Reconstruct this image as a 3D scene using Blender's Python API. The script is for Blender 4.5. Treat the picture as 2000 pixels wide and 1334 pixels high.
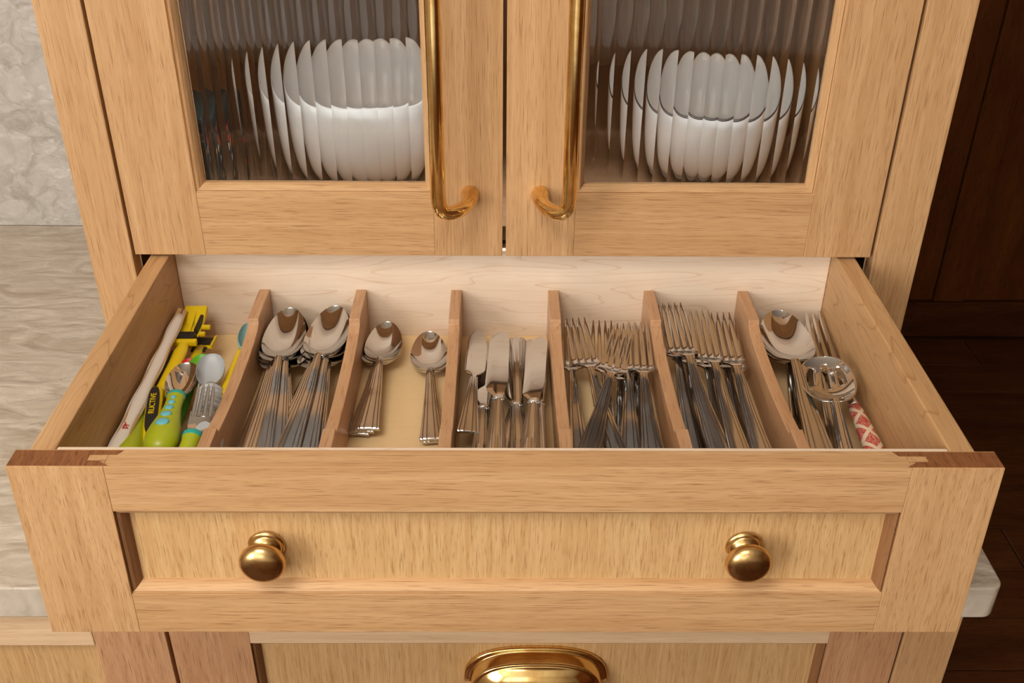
import bpy, bmesh, math, random
from mathutils import Vector, Matrix
random.seed(7)
for o in list(bpy.data.objects): bpy.data.objects.remove(o)
SC = bpy.context.scene
COL = SC.collection
R = math.radians

# ------------------------------------------------------------------ camera
cam_d = bpy.data.cameras.new('camera'); cam = bpy.data.objects.new('camera', cam_d); COL.objects.link(cam)
PITCH, YAW, ROLL = 0.55717, 0.01254, 0.00986
fw = Vector((math.sin(YAW)*math.cos(PITCH), math.cos(YAW)*math.cos(PITCH), -math.sin(PITCH)))
rt0 = Vector((math.cos(YAW), -math.sin(YAW), 0)); up0 = rt0.cross(fw)
rt = rt0*math.cos(ROLL) + up0*math.sin(ROLL); up = -rt0*math.sin(ROLL) + up0*math.cos(ROLL)
m = Matrix((rt, up, -fw)).transposed().to_4x4(); m.translation = (-0.00278, -0.88939, 0.45817)
cam.matrix_world = m
cam_d.sensor_width = 36.0; cam_d.lens = 36.0*2043.49/2000; cam_d.clip_start = 0.02
SC.camera = cam
# ------------------------------------------------------------------ world, lamps, exposure
w = bpy.data.worlds.new('world'); SC.world = w; w.use_nodes = True
w.node_tree.nodes['Background'].inputs[0].default_value = (0.75, 0.85, 1.0, 1)
w.node_tree.nodes['Background'].inputs[1].default_value = 0.6
def area(name, loc, target, sx, sy, power, col):
    l = bpy.data.lights.new(name, 'AREA'); l.shape = 'RECTANGLE'; l.size = sx; l.size_y = sy; l.energy = power; l.color = col
    o = bpy.data.objects.new(name, l); COL.objects.link(o); o.location = loc
    o.rotation_euler = (Vector(target)-Vector(loc)).to_track_quat('-Z', 'Y').to_euler(); return o
area('window_daylight', (-1.49, -1.95, 0.62), (0.0, -1.95, 0.62), 1.35, 1.25, 44, (1.0, 0.97, 0.93))
area('rear_window_daylight', (-0.70, -3.24, 0.85), (-0.70, 0.0, 0.85), 1.35, 1.15, 10, (1.0, 0.97, 0.93))
area('ceiling_lamp', (-0.45, -1.15, 1.42), (-0.45, -1.15, 0), 0.7, 0.6, 15, (1.0, 0.95, 0.88))
area('added_bowl_light', (0.0, 0.045, 0.40), (0.0, 0.16, 0.05), 0.62, 0.022, 5.6, (0.93, 0.97, 1.0))  # added light inside the cabinet, out of view, to brighten the bowls
SC.view_settings.view_transform = 'Standard'; SC.view_settings.look = 'None'
SC.view_settings.exposure = 0.19; SC.view_settings.gamma = 1.0; SC.view_settings.use_curve_mapping = False
SC.cycles.max_bounces = 14; SC.cycles.transmission_bounces = 10; SC.cycles.glossy_bounces = 6
SC.cycles.diffuse_bounces = 4; SC.cycles.sample_clamp_indirect = 2.2

# ------------------------------------------------------------------ materials
def nt(name):
    m = bpy.data.materials.new(name); m.use_nodes = True
    t = m.node_tree; b = t.nodes['Principled BSDF']
    def N(k, **kw):
        n = t.nodes.new(k)
        for a, v in kw.items():
            if a.startswith('i_'): n.inputs[a[2:].replace('_', ' ')].default_value = v
            else: setattr(n, a, v)
        return n
    return m, t, b, N
def lin(*c):
    return tuple(((x/255)/12.92 if x/255 < .04045 else ((x/255+.055)/1.055)**2.4) for x in c) + (1,)
def plain(name, col, rough=.5, metal=0.0, **kw):
    m, t, b, N = nt(name)
    b.inputs['Base Color'].default_value = col; b.inputs['Roughness'].default_value = rough; b.inputs['Metallic'].default_value = metal
    n = N('ShaderNodeTexNoise', i_Scale=60.0, i_Detail=3.0); r = N('ShaderNodeMapRange', i_To_Min=max(rough-.05, .02), i_To_Max=rough+.06)
    tc = N('ShaderNodeTexCoord'); t.links.new(tc.outputs['Object'], n.inputs['Vector'])
    t.links.new(n.outputs['Fac'], r.inputs['Value']); t.links.new(r.outputs['Result'], b.inputs['Roughness'])
    for k, v in kw.items(): b.inputs[k.replace('_', ' ')].default_value = v
    return m
def wood(name, axis, light, dark, pore, pore_amt=.6, fine=1450., band=120., along=7., rough=.5, bump=.12, warp=.010, cathedral=0.0, streak=32., spec=.3):
    """procedural timber, grain running along one axis (0 x, 1 y, 2 z)"""
    m, t, b, N = nt(name); L = t.links.new
    tc = N('ShaderNodeTexCoord'); oi = N('ShaderNodeObjectInfo')
    sc = N('ShaderNodeVectorMath', operation='SCALE'); cb = N('ShaderNodeCombineXYZ')
    mu = N('ShaderNodeMath', operation='MULTIPLY'); mu.inputs[1].default_value = 7.3; L(oi.outputs['Random'], mu.inputs[0])
    for k in range(3): L(mu.outputs[0], cb.inputs[k])
    ad = N('ShaderNodeVectorMath', operation='ADD'); L(tc.outputs['Object'], ad.inputs[0]); L(cb.outputs[0], ad.inputs[1])
    # slow warp so the grain is never ruler straight
    mp0 = N('ShaderNodeMapping'); s = [9., 9., 9.]; s[axis] = 3.2; mp0.inputs['Scale'].default_value = s; L(ad.outputs[0], mp0.inputs[0])
    nz0 = N('ShaderNodeTexNoise', i_Scale=1.0, i_Detail=2.0); L(mp0.outputs[0], nz0.inputs['Vector'])
    sb = N('ShaderNodeVectorMath', operation='SUBTRACT'); sb.inputs[1].default_value = (.5, .5, .5); L(nz0.outputs['Color'], sb.inputs[0])
    sc.inputs['Scale'].default_value = warp; L(sb.outputs[0], sc.inputs[0])
    wv = N('ShaderNodeVectorMath', operation='ADD'); L(ad.outputs[0], wv.inputs[0]); L(sc.outputs[0], wv.inputs[1])
    def band_noise(across, al, det, dist=0.0):
        mp = N('ShaderNodeMapping'); q = [across]*3; q[axis] = al; mp.inputs['Scale'].default_value = q; L(wv.outputs[0], mp.inputs[0])
        n = N('ShaderNodeTexNoise', i_Scale=1.0, i_Detail=det, i_Roughness=.6, i_Distortion=dist); L(mp.outputs[0], n.inputs['Vector']); return n
    n1 = band_noise(band, along*.45, 4., .2); n2 = band_noise(fine, streak, 2.); n3 = band_noise(band*3.2, along*1.3, 3.)
    r1 = N('ShaderNodeMapRange', i_From_Min=.32, i_From_Max=.70); L(n1.outputs['Fac'], r1.inputs['Value'])
    mx = N('ShaderNodeMix', data_type='RGBA'); mx.inputs['A'].default_value = light; mx.inputs['B'].default_value = dark; L(r1.outputs['Result'], mx.inputs['Factor'])
    r3 = N('ShaderNodeMapRange', i_From_Min=.35, i_From_Max=.72, i_To_Min=0.0, i_To_Max=.55); L(n3.outputs['Fac'], r3.inputs['Value'])
    mx3 = N('ShaderNodeMix', data_type='RGBA'); mx3.inputs['B'].default_value = dark; L(mx.outputs['Result'], mx3.inputs['A']); L(r3.outputs['Result'], mx3.inputs['Factor'])
    r2 = N('ShaderNodeMapRange', i_From_Min=.54, i_From_Max=.68, i_To_Min=0.0, i_To_Max=pore_amt); L(n2.outputs['Fac'], r2.inputs['Value'])
    mx2 = N('ShaderNodeMix', data_type='RGBA'); mx2.inputs['B'].default_value = pore; L(mx3.outputs['Result'], mx2.inputs['A']); L(r2.outputs['Result'], mx2.inputs['Factor'])
    out = mx2.outputs['Result']
    if cathedral:
        mpc = N('ShaderNodeMapping'); q = [34.]*3; q[axis] = 3.0; mpc.inputs['Scale'].default_value = q; L(wv.outputs[0], mpc.inputs[0])
        wn = N('ShaderNodeTexNoise', i_Scale=1.0, i_Detail=1.0); L(mpc.outputs[0], wn.inputs['Vector'])
        fr = N('ShaderNodeMath', operation='MULTIPLY'); fr.inputs[1].default_value = 13.0; L(wn.outputs['Fac'], fr.inputs[0])
        f2 = N('ShaderNodeMath', operation='FRACT'); L(fr.outputs[0], f2.inputs[0])
        rr = N('ShaderNodeMapRange', i_From_Min=.86, i_From_Max=1.0, i_To_Min=0.0, i_To_Max=cathedral); L(f2.outputs[0], rr.inputs['Value'])
        mc = N('ShaderNodeMix', data_type='RGBA'); mc.inputs['B'].default_value = pore; L(out, mc.inputs['A']); L(rr.outputs['Result'], mc.inputs['Factor']); out = mc.outputs['Result']
    L(out, b.inputs['Base Color'])
    b.inputs['Roughness'].default_value = rough; b.inputs['Specular IOR Level'].default_value = spec
    bp = N('ShaderNodeBump', i_Strength=bump, i_Distance=.0006, invert=True); L(r2.outputs['Result'], bp.inputs['Height']); L(bp.outputs[0], b.inputs['Normal'])
    return m
M = {}
OL, OD, OP = lin(207,167,121), lin(186,143,97), lin(134,90,52)
for a, n in enumerate('xyz'):
    M['oak_'+n] = wood('oak_grain_'+n, a, OL, OD, OP)
    M['veneer_'+n] = wood('oak_panel_'+n, a, lin(214,178,128), lin(194,152,100), lin(146,102,56), pore_amt=.6, band=230., fine=1200.)
    M['pink_oak_'+n] = wood('pink_oak_'+n, a, lin(206,162,122), lin(186,138,98), lin(130,84,52), pore_amt=.7)
M['maple_x'] = wood('maple_back_board', 0, lin(240,222,200), lin(228,204,178), lin(196,150,112), pore_amt=.12, fine=300., band=30., rough=.45, bump=.02, cathedral=.38, warp=.03)
M['maple_y'] = wood('maple_side_board', 1, lin(206,166,120), lin(186,144,98), lin(142,98,56), pore_amt=.2, fine=300., band=40., rough=.42, bump=.02, cathedral=.55, warp=.04)
M['birch'] = wood('birch_bottom_board', 0, lin(236,206,156), lin(230,198,148), lin(206,168,118), pore_amt=.1, fine=200., band=12., rough=.38, bump=.01)
M['divider'] = wood('cherry_divider', 1, lin(204,164,126), lin(184,138,98), lin(138,90,56), pore_amt=.4, fine=420., band=60., rough=.36, bump=.03, spec=.4)
M['end_grain'] = wood('oak_end_grain', 1, lin(150,98,58), lin(118,72,40), lin(84,48,24), pore_amt=.6, fine=700., band=260., along=40., streak=120., rough=.6)
M['lit_oak_x'] = wood('oak_rail_lit_in_colour', 0, lin(232,202,166), lin(216,182,142), lin(172,132,92), pore_amt=.4)  # oak made paler so the colour carries the light on the lower rails
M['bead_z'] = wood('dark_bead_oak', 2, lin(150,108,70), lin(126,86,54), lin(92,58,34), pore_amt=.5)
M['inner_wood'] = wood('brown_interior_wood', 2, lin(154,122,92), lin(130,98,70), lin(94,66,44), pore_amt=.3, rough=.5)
M['dark_wood_x'] = wood('dark_stained_boards', 0, lin(112,66,30), lin(78,40,17), lin(34,15,6), pore_amt=.4, fine=240., band=22., rough=.45, bump=.05)
M['dark_wood_z'] = wood('dark_stained_panel', 2, lin(132,78,32), lin(98,52,18), lin(44,20,7), pore_amt=.35, fine=200., band=14., rough=.45, bump=.05)
M['dark_gap'] = plain('dark_gap', (.02,.013,.008,1), .8)
M['plaster'] = plain('cream_plaster', lin(206,192,172), .8)
M['ceil'] = plain('white_ceiling', lin(236,228,214), .85)

def steel(name, col, r0, r1, brush=0.0):
    m, t, b, N = nt(name); L = t.links.new
    b.inputs['Metallic'].default_value = 1; b.inputs['Base Color'].default_value = col
    tc = N('ShaderNodeTexCoord'); mp = N('ShaderNodeMapping'); mp.inputs['Scale'].default_value = (900, 40, 60); L(tc.outputs['Object'], mp.inputs[0])
    n = N('ShaderNodeTexNoise', i_Scale=1.0, i_Detail=2.0); L(mp.outputs[0], n.inputs['Vector'])
    r = N('ShaderNodeMapRange', i_To_Min=r0, i_To_Max=r1); L(n.outputs['Fac'], r.inputs['Value']); L(r.outputs['Result'], b.inputs['Roughness'])
    return m
M['steel'] = steel('polished_steel', (.60,.59,.58,1), .04, .08)
M['satin'] = steel('satin_steel_handle', (.55,.54,.53,1), .125, .135)
def brass(name, ca, cb, ra, rb):
    m, t, b, N = nt(name); L = t.links.new
    b.inputs['Metallic'].default_value = 1
    tc = N('ShaderNodeTexCoord'); n = N('ShaderNodeTexNoise', i_Scale=45.0, i_Detail=5.0, i_Roughness=.65); L(tc.outputs['Object'], n.inputs['Vector'])
    cr = N('ShaderNodeValToRGB'); cr.color_ramp.elements[0].position = .38; cr.color_ramp.elements[1].position = .6
    cr.color_ramp.elements[0].color = ca; cr.color_ramp.elements[1].color = cb
    L(n.outputs['Fac'], cr.inputs[0]); L(cr.outputs[0], b.inputs['Base Color'])
    r = N('ShaderNodeMapRange', i_To_Min=ra, i_To_Max=rb); L(n.outputs['Fac'], r.inputs['Value']); L(r.outputs['Result'], b.inputs['Roughness'])
    return m
M['brass'] = brass('aged_brass', (.74,.47,.17,1), (.92,.68,.31,1), .20, .07)
M['bronze'] = brass('worn_brass_knob', (.50,.31,.12,1), (.76,.52,.23,1), .34, .20)
def glass_mat():
    m, t, b, N = nt('reeded_glass')
    b.inputs['Base Color'].default_value = (.97,.98,.97,1); b.inputs['Transmission Weight'].default_value = 1; b.inputs['IOR'].default_value = 1.5; b.inputs['Roughness'].default_value = 0.0
    return m
M['glass'] = glass_mat()
M['porcelain'] = plain('white_porcelain', lin(238,240,240), .14, Coat_Weight=.3)
M['rim_line'] = plain('dark_rim_line', lin(60,50,45), .4)
def stone(name, c1, c2, c3, scale, bump, rough, stretch=(1,1,1)):
    m, t, b, N = nt(name); L = t.links.new
    tc = N('ShaderNodeTexCoord'); mp = N('ShaderNodeMapping'); mp.inputs['Scale'].default_value = stretch; L(tc.outputs['Object'], mp.inputs[0])
    nw = N('ShaderNodeTexNoise', i_Scale=scale*.8, i_Detail=3.0); L(mp.outputs[0], nw.inputs['Vector'])
    mxv = N('ShaderNodeMix', data_type='VECTOR'); mxv.inputs['Factor'].default_value = .10; L(mp.outputs[0], mxv.inputs['A']); L(nw.outputs['Color'], mxv.inputs['B'])
    n = N('ShaderNodeTexNoise', i_Scale=scale, i_Detail=6.0, i_Roughness=.6, i_Distortion=1.2); L(mxv.outputs['Result'], n.inputs['Vector'])
    v = N('ShaderNodeTexVoronoi', feature='SMOOTH_F1', i_Scale=scale*2.4); L(mxv.outputs['Result'], v.inputs['Vector'])
    r = N('ShaderNodeValToRGB'); e = r.color_ramp.elements; e[0].position = .3; e[0].color = c2; e[1].position = .7; e[1].color = c1
    e2 = r.color_ramp.elements.new(.5); e2.color = c3; L(n.outputs['Fac'], r.inputs[0])
    rr = N('ShaderNodeMapRange', i_From_Min=.25, i_From_Max=.75, i_To_Min=0.0, i_To_Max=.4); L(v.outputs['Distance'], rr.inputs['Value'])
    mx = N('ShaderNodeMix', data_type='RGBA'); mx.inputs['B'].default_value = c2; L(r.outputs[0], mx.inputs['A']); L(rr.outputs['Result'], mx.inputs['Factor'])
    L(mx.outputs['Result'], b.inputs['Base Color']); b.inputs['Roughness'].default_value = rough
    ad = N('ShaderNodeMath', operation='ADD'); L(n.outputs['Fac'], ad.inputs[0]); L(v.outputs['Distance'], ad.inputs[1])
    bp = N('ShaderNodeBump', i_Strength=bump, i_Distance=.006); L(ad.outputs[0], bp.inputs['Height']); L(bp.outputs[0], b.inputs['Normal'])
    return m
M['counter'] = stone('quartzite_worktop', lin(222,211,194), lin(182,165,144), lin(206,195,178), 13., .5, .28, (1, 2.2, 1))
M['splash'] = stone('pale_stone_splashback', lin(214,210,203), lin(176,170,161), lin(206,201,194), 22., .55, .32)

# ------------------------------------------------------------------ mesh helpers
def link(name, me, parent=None, loc=None):
    o = bpy.data.objects.new(name, me); COL.objects.link(o)
    if parent is not None: o.parent = parent
    if loc is not None: o.location = loc
    return o
def thing(name, label, cat, loc=(0, 0, 0), group=None):
    o = bpy.data.objects.new(name, None); COL.objects.link(o); o.location = loc; o.empty_display_size = .02
    o['label'] = label; o['category'] = cat
    if group: o['group'] = group
    return o
def finish(me, mats, smooth=False):
    for x in mats: me.materials.append(x)
    if smooth:
        for p in me.polygons: p.use_smooth = True
def box(name, lo, hi, mat, parent=None, bevel=.0012, off=(0, 0, 0), fx=None, seg=2):
    """one board; world coordinates minus off"""
    bm = bmesh.new(); bmesh.ops.create_cube(bm, size=1)
    for v in bm.verts: v.co = Vector([lo[k] + (hi[k]-lo[k])*(v.co[k]+.5) - off[k] for k in range(3)])
    if bevel: bmesh.ops.bevel(bm, geom=bm.edges[:], offset=bevel, segments=seg, profile=.6, affect='EDGES')
    if fx:
        for v in bm.verts: v.co = fx(v.co)
    me = bpy.data.meshes.new(name); bm.to_mesh(me); bm.free(); finish(me, [mat] if not isinstance(mat, list) else mat)
    return link(name, me, parent)
def prism(name, pts, axis, a0, a1, mat, parent=None, off=(0, 0, 0), bevel=0.0, fx=None):
    """2-D outline extruded along one axis"""
    bm = bmesh.new(); ot = [k for k in range(3) if k != axis]
    vs = []
    for (u, v) in pts:
        c = [0, 0, 0]; c[ot[0]] = u; c[ot[1]] = v; c[axis] = a0
        vs.append(bm.verts.new(Vector(c)-Vector(off)))
    f = bm.faces.new(vs); r = bmesh.ops.extrude_face_region(bm, geom=[f])
    d = Vector((0, 0, 0)); d[axis] = a1-a0
    bmesh.ops.translate(bm, vec=d, verts=[g for g in r['geom'] if isinstance(g, bmesh.types.BMVert)])
    bmesh.ops.recalc_face_normals(bm, faces=bm.faces[:])
    if bevel: bmesh.ops.bevel(bm, geom=bm.edges[:], offset=bevel, segments=2, profile=.6, affect='EDGES')
    if fx:
        for v in bm.verts: v.co = fx(v.co)
    me = bpy.data.meshes.new(name); bm.to_mesh(me); bm.free(); finish(me, [mat]); return link(name, me, parent)
def rings(name, rs, mats, closed_u=True, caps=True, smooth=True, fmat=None):
    """mesh from a list of rings (lists of points)"""
    n = len(rs[0]); V = [tuple(p) for r in rs for p in r]; F = []; MI = []
    for i in range(len(rs)-1):
        for j in range(n if closed_u else n-1):
            k = (j+1) % n
            F.append((i*n+j, i*n+k, (i+1)*n+k, (i+1)*n+j)); MI.append(fmat(i, j) if fmat else 0)
    if caps and closed_u:
        F.append(tuple(range(n-1, -1, -1))); MI.append(0); F.append(tuple((len(rs)-1)*n+j for j in range(n))); MI.append(fmat(len(rs)-2, 0) if fmat else 0)
    me = bpy.data.meshes.new(name); me.from_pydata(V, [], F)
    bm = bmesh.new(); bm.from_mesh(me); bmesh.ops.remove_doubles(bm, verts=bm.verts[:], dist=1e-6); bmesh.ops.recalc_face_normals(bm, faces=bm.faces[:])
    bm.to_mesh(me); bm.free(); finish(me, mats if isinstance(mats, list) else [mats], smooth)
    if fmat and len(me.polygons) == len(MI):
        for p, mi in zip(me.polygons, MI): p.material_index = mi
    return me
def tube_mesh(name, pts, rad, mat, n=20):
    """round bar swept along points; rad per point"""
    pts = [Vector(p) for p in pts]; rs = []; up = None
    for i, p in enumerate(pts):
        t = (pts[min(i+1, len(pts)-1)] - pts[max(i-1, 0)]).normalized()
        if up is None: up = t.orthogonal().normalized()
        up = (up - t*up.dot(t)).normalized(); s = t.cross(up); r = rad[i] if isinstance(rad, (list, tuple)) else rad
        rs.append([p + (up*math.cos(a) + s*math.sin(a))*r for a in [2*math.pi*k/n for k in range(n)]])
    return rings(name, rs, mat)
def spline(pts, k=6):
    """Catmull-Rom through points"""
    P = [Vector(p) for p in pts]; P = [P[0]*2-P[1]] + P + [P[-1]*2-P[-2]]; out = []
    for i in range(1, len(P)-2):
        for j in range(k):
            t = j/k; a, b, c, d = P[i-1:i+3]
            out.append(.5*((2*b) + (c-a)*t + (2*a-5*b+4*c-d)*t*t + (3*b-a-3*c+d)*t**3))
    out.append(P[-2]); return out
def lathe(name, prof, mat, n=40, axis='z', fmat=None):
    rs = []
    for (r, h) in prof:
        ring = []
        for k in range(n):
            a = 2*math.pi*k/n; x, y = max(r, 1e-5)*math.cos(a), max(r, 1e-5)*math.sin(a)
            ring.append((x, y, h) if axis == 'z' else (x, -h, y))
        rs.append(ring)
    return rings(name, rs, mat, fmat=fmat, caps=True)
def noshade(o, ang=35):
    me = o.data if hasattr(o, 'data') else o
    bm = bmesh.new(); bm.from_mesh(me)
    for e in bm.edges:
        if len(e.link_faces) == 2 and e.calc_face_angle(0) > R(ang): e.smooth = False
    for f in bm.faces: f.smooth = True
    bm.to_mesh(me); bm.free()

# ------------------------------------------------------------------ the room
FZ = -1.145
def struct(o): o['kind'] = 'structure'; return o
def quad(name, vs, mat, parent=None):
    me = bpy.data.meshes.new(name); me.from_pydata(vs, [], [tuple(range(len(vs)))]); finish(me, [mat]); return link(name, me, parent)
floor = struct(box('floor', (-1.6, -3.3, FZ-.08), (2.7, 1.85, FZ-.006), M['dark_gap'], bevel=0)); floor.data.materials[0] = M['dark_wood_x']
pw = .135; y = 1.70; row = 0
plank_len = [(.35, 1.55), (1.553, 2.6)]
while y > -.95:
    sh = [0, .31, -.22, .12][row % 4]
    for a, b2 in ((.3, 1.35+sh), (1.353+sh, 2.6)):
        box('plank', (a, y-pw+.0022, FZ-.006), (b2, y, FZ + random.uniform(-.0008, .0008)), M['dark_wood_x'], floor, bevel=.0012, seg=1)
    y -= pw; row += 1
struct(box('ceiling', (-1.6, -3.3, 1.45), (2.7, 1.85, 1.5), M['ceil'], bevel=0))
wl = struct(box('wall_left', (-1.6, -3.3, FZ), (-1.5, -2.66, 1.45), M['plaster'], bevel=0))
struct(box('wall_left', (-1.6, -1.24, FZ), (-1.5, 1.85, 1.45), M['plaster'], bevel=0))
struct(box('wall_left', (-1.6, -2.66, FZ), (-1.5, -1.24, -.05), M['plaster'], bevel=0))
struct(box('wall_left', (-1.6, -2.66, 1.3), (-1.5, -1.24, 1.45), M['plaster'], bevel=0))
win = struct(box('window_1', (-1.57, -2.66, -.05), (-1.5, -2.60, 1.3), M['plaster'], bevel=.004))
for lo, hi in (((-1.57, -1.30, -.05), (-1.5, -1.24, 1.3)), ((-1.57, -2.6, -.05), (-1.5, -1.30, .0)), ((-1.57, -2.6, 1.25), (-1.5, -1.30, 1.3))):
    box('window_frame', lo, hi, M['plaster'], win, bevel=.004)
for lo, hi in (((-1.6, -3.35, FZ), (-1.40, -3.25, 1.45)), ((0, -3.35, FZ), (2.7, -3.25, 1.45)), ((-1.40, -3.35, FZ), (0, -3.25, .25)), ((-1.40, -3.35, 1.44), (0, -3.25, 1.45))):
    struct(box('wall_rear', lo, hi, M['plaster'], bevel=0))
win2 = struct(box('window_2', (-1.40, -3.33, .25), (0, -3.27, .27), M['plaster'], bevel=.004))
for lo, hi in (((-1.40, -3.33, .27), (-1.36, -3.27, 1.44)), ((-.04, -3.33, .27), (0, -3.27, 1.44)), ((-1.36, -3.33, 1.40), (-.04, -3.27, 1.44))):
    box('window_frame', lo, hi, M['plaster'], win2, bevel=.004)
struct(box('wall_right', (2.62, -3.3, FZ), (2.72, 1.85, 1.45), M['dark_wood_z'], bevel=0))
wb = struct(box('wall_back', (-1.5, .569, FZ), (.41, .66, 1.45), M['plaster'], bevel=0))
box('splashback', (-1.498, .5672, -.2427), (-.30, .5695, 1.0), M['splash'], wb, bevel=.0004)
wf = struct(box('wall_far', (.3, 1.735, FZ), (2.65, 1.83, 1.45), M['dark_gap'], bevel=0))
# dark stained panelling on the far wall: base rail, stiles, sunk panels
box('panel_rail', (.32, 1.712, FZ+.004), (2.6, 1.735, FZ+.118), M['dark_wood_x'], wf, bevel=.002)
xs = [.32, .78, 1.24, 1.70, 2.16, 2.62]
for a, b2 in zip(xs[:-1], xs[1:]):
    box('panel_stile', (a, 1.716, FZ+.12), (a+.085, 1.735, 1.44), M['dark_wood_z'], wf, bevel=.002)
    box('panel', (a+.087, 1.724, FZ+.12), (b2-.002, 1.735, 1.44), M['dark_wood_z'], wf, bevel=.002)
# unseen island added behind the viewer to give the metal bright reflections
rc = thing('reflector_island', 'unseen oak island with pale stone top, added as reflector behind the viewer', 'island', (.1, -2.0, FZ))
box('body', (-.80, -2.45, FZ+.002), (1.10, -1.62, FZ+.872), M['oak_z'], rc, bevel=.004, off=(.1, -2.0, FZ))
box('top', (-.86, -2.50, FZ+.8725), (1.16, -1.50, FZ+.905), M['splash'], rc, bevel=.004, off=(.1, -2.0, FZ))

# ------------------------------------------------------------------ worktop and lower cabinet
CT, CB = -.2428, -.2808
bmc = bmesh.new(); bmesh.ops.create_cube(bmc, size=1)
lo, hi = (-1.497, -.1934, CB), (.4640, .5665, CT)
for v in bmc.verts: v.co = Vector([lo[k] + (hi[k]-lo[k])*(v.co[k]+.5) for k in range(3)])
ed = [e for e in bmc.edges if abs((e.verts[0].co-e.verts[1].co).z) > .01 and e.verts[0].co.y < 0 and e.verts[0].co.x > 0]
bmesh.ops.bevel(bmc, geom=ed, offset=.012, segments=6, profile=.5, affect='EDGES')
me = bpy.data.meshes.new('worktop'); bmc.to_mesh(me); bmc.free(); finish(me, [M['counter']])
wt = link('worktop', me); mb = wt.modifiers.new('edge', 'BEVEL'); mb.width = .0018; mb.segments = 2; mb.limit_method = 'ANGLE'; mb.angle_limit = R(60); wt['label'] = 'pale veined stone worktop running under the oak dresser'; wt['category'] = 'worktop'

YL = -.1805
BO = (.06, YL, FZ)
base = thing('base_cabinet', 'oak base cabinet under the stone worktop, wide deep drawer with cup pull', 'cabinet', BO)
def bb(n, lo, hi, mat, p=base, **k): return box(n, lo, hi, M[mat], p, off=BO, **k)
bb('side_panel', (.4225, YL+.0225, FZ+.002), (.4415, .56, CB-.0005), 'oak_z')
bb('side_panel', (-.3735, YL+.0225, FZ+.1), (-.3555, .56, CB-.0005), 'inner_wood')
bb('stile', (-.3952, YL, FZ+.1), (-.3255, YL+.022, CB-.0005), 'pink_oak_z')
bb('stile', (.3905, YL, FZ+.002), (.4420, YL+.022, CB-.0005), 'oak_z')
bb('top_rail', (-1.42, YL, CB-.0523), (-.3957, YL+.022, CB-.0005), 'lit_oak_x')
bb('end_stile', (-1.497, YL, FZ+.1), (-1.4205, YL+.022, CB-.0005), 'oak_z')
bb('panel', (-1.42, YL+.009, FZ+.16), (-.3957, YL+.018, CB-.0530), 'veneer_z', bevel=0)
bb('bottom_rail', (-1.42, YL, FZ+.1), (-.3957, YL+.022, FZ+.16), 'oak_x')
bb('bottom_rail', (-.325, YL, FZ+.1), (.390, YL+.022, FZ+.16), 'oak_x')
bb('plinth', (-1.497, YL+.05, FZ+.002), (.42, YL+.068, FZ+.099), 'oak_x')
bb('cross_rail', (-.325, YL+.003, FZ+.545), (.390, YL+.022, FZ+.57), 'oak_x')
# two drawers: the upper one shows in the photo
def front_frame(dr, x0, x1, z0, z1, y0, sw, rtop, rbot, off, bead=.0072, rec=.0100, th=.0195, fx=None, mats=('oak_z', 'oak_x', 'veneer_z'), sharp_top=False):
    """stile and rail drawer front with a sunk panel and a bead"""
    swl, swr = sw
    box('stile', (x0, y0, z0), (x0+swl, y0+th, z1), M[mats[0]], dr, off=off, fx=fx, bevel=.0005)
    box('stile', (x1-swr, y0, z0), (x1, y0+th, z1), M[mats[0]], dr, off=off, fx=fx, bevel=.0005)
    box('rail', (x0+swl+.0001, y0+.0001, z1-rtop), (x1-swr-.0001, y0+th, z1), M[mats[1]], dr, off=off, fx=fx, bevel=.0005)
    box('rail', (x0+swl+.0001, y0+.0001, z0), (x1-swr-.0001, y0+th, z0+rbot), M[mats[1]], dr, off=off, fx=fx, bevel=.0005)
    X0, X1, Z0, Z1 = x0+swl, x1-swr, z0+rbot, z1-rtop
    box('panel', (X0+bead*.5, y0+rec, Z0+bead*.5), (X1-bead*.5, y0+rec+.007, Z1-bead*.5), M[mats[2]], dr, bevel=0, off=off, fx=fx)
    # mitred bead mouldings with a small quirk
    prof = [(0, .0016), (.0008, .0036), (.0014, .0018), (.0034, .0030), (.0058, .0062), (bead, rec+.0004), (bead, rec+.004), (0, rec+.004)]
    for side in range(4):
        A = [(X0, Z0), (X1, Z0), (X1, Z1), (X0, Z1)][side]; B = [(X1, Z0), (X1, Z1), (X0, Z1), (X0, Z0)][side]
        inw = [(0, 1), (-1, 0), (0, -1), (1, 0)][side]
        rs = []
        for (P, sg) in ((A, 1), (B, -1)):
            tx, tz = ((B[0]-A[0]), (B[1]-A[1])); l = math.hypot(tx, tz); tx, tz = tx/l, tz/l
            rs.append([Vector((P[0]+inw[0]*d+tx*sg*d, y0+dep, P[1]+inw[1]*d+tz*sg*d)) - Vector(off) for d, dep in prof])
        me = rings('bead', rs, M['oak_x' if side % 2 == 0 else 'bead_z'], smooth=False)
        if fx:
            for v in me.vertices: v.co = fx(v.co)
        link('bead', me, dr)
def drawer_part(parent, mesh_args):
    return box('drawer', *mesh_args)
ld = bb('drawer', (-.315, YL+.021, FZ+.60), (.380, .30, FZ+.615), 'maple_y')
LX0, LX1, LZ1 = -.3215, .3875, CB-.004
ld_off = BO
front_frame(ld, LX0, LX1, FZ+.574, LZ1, YL, (.0765, .0700), .0450, .060, BO, mats=('pink_oak_z', 'lit_oak_x', 'veneer_z'))
ld2 = bb('drawer', (-.315, YL+.021, FZ+.19), (.380, .30, FZ+.205), 'maple_y')
front_frame(ld2, LX0, LX1, FZ+.164, FZ+.541, YL, (.0765, .0700), .06, .060, BO, mats=('pink_oak_z', 'lit_oak_x', 'veneer_z'))
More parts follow.
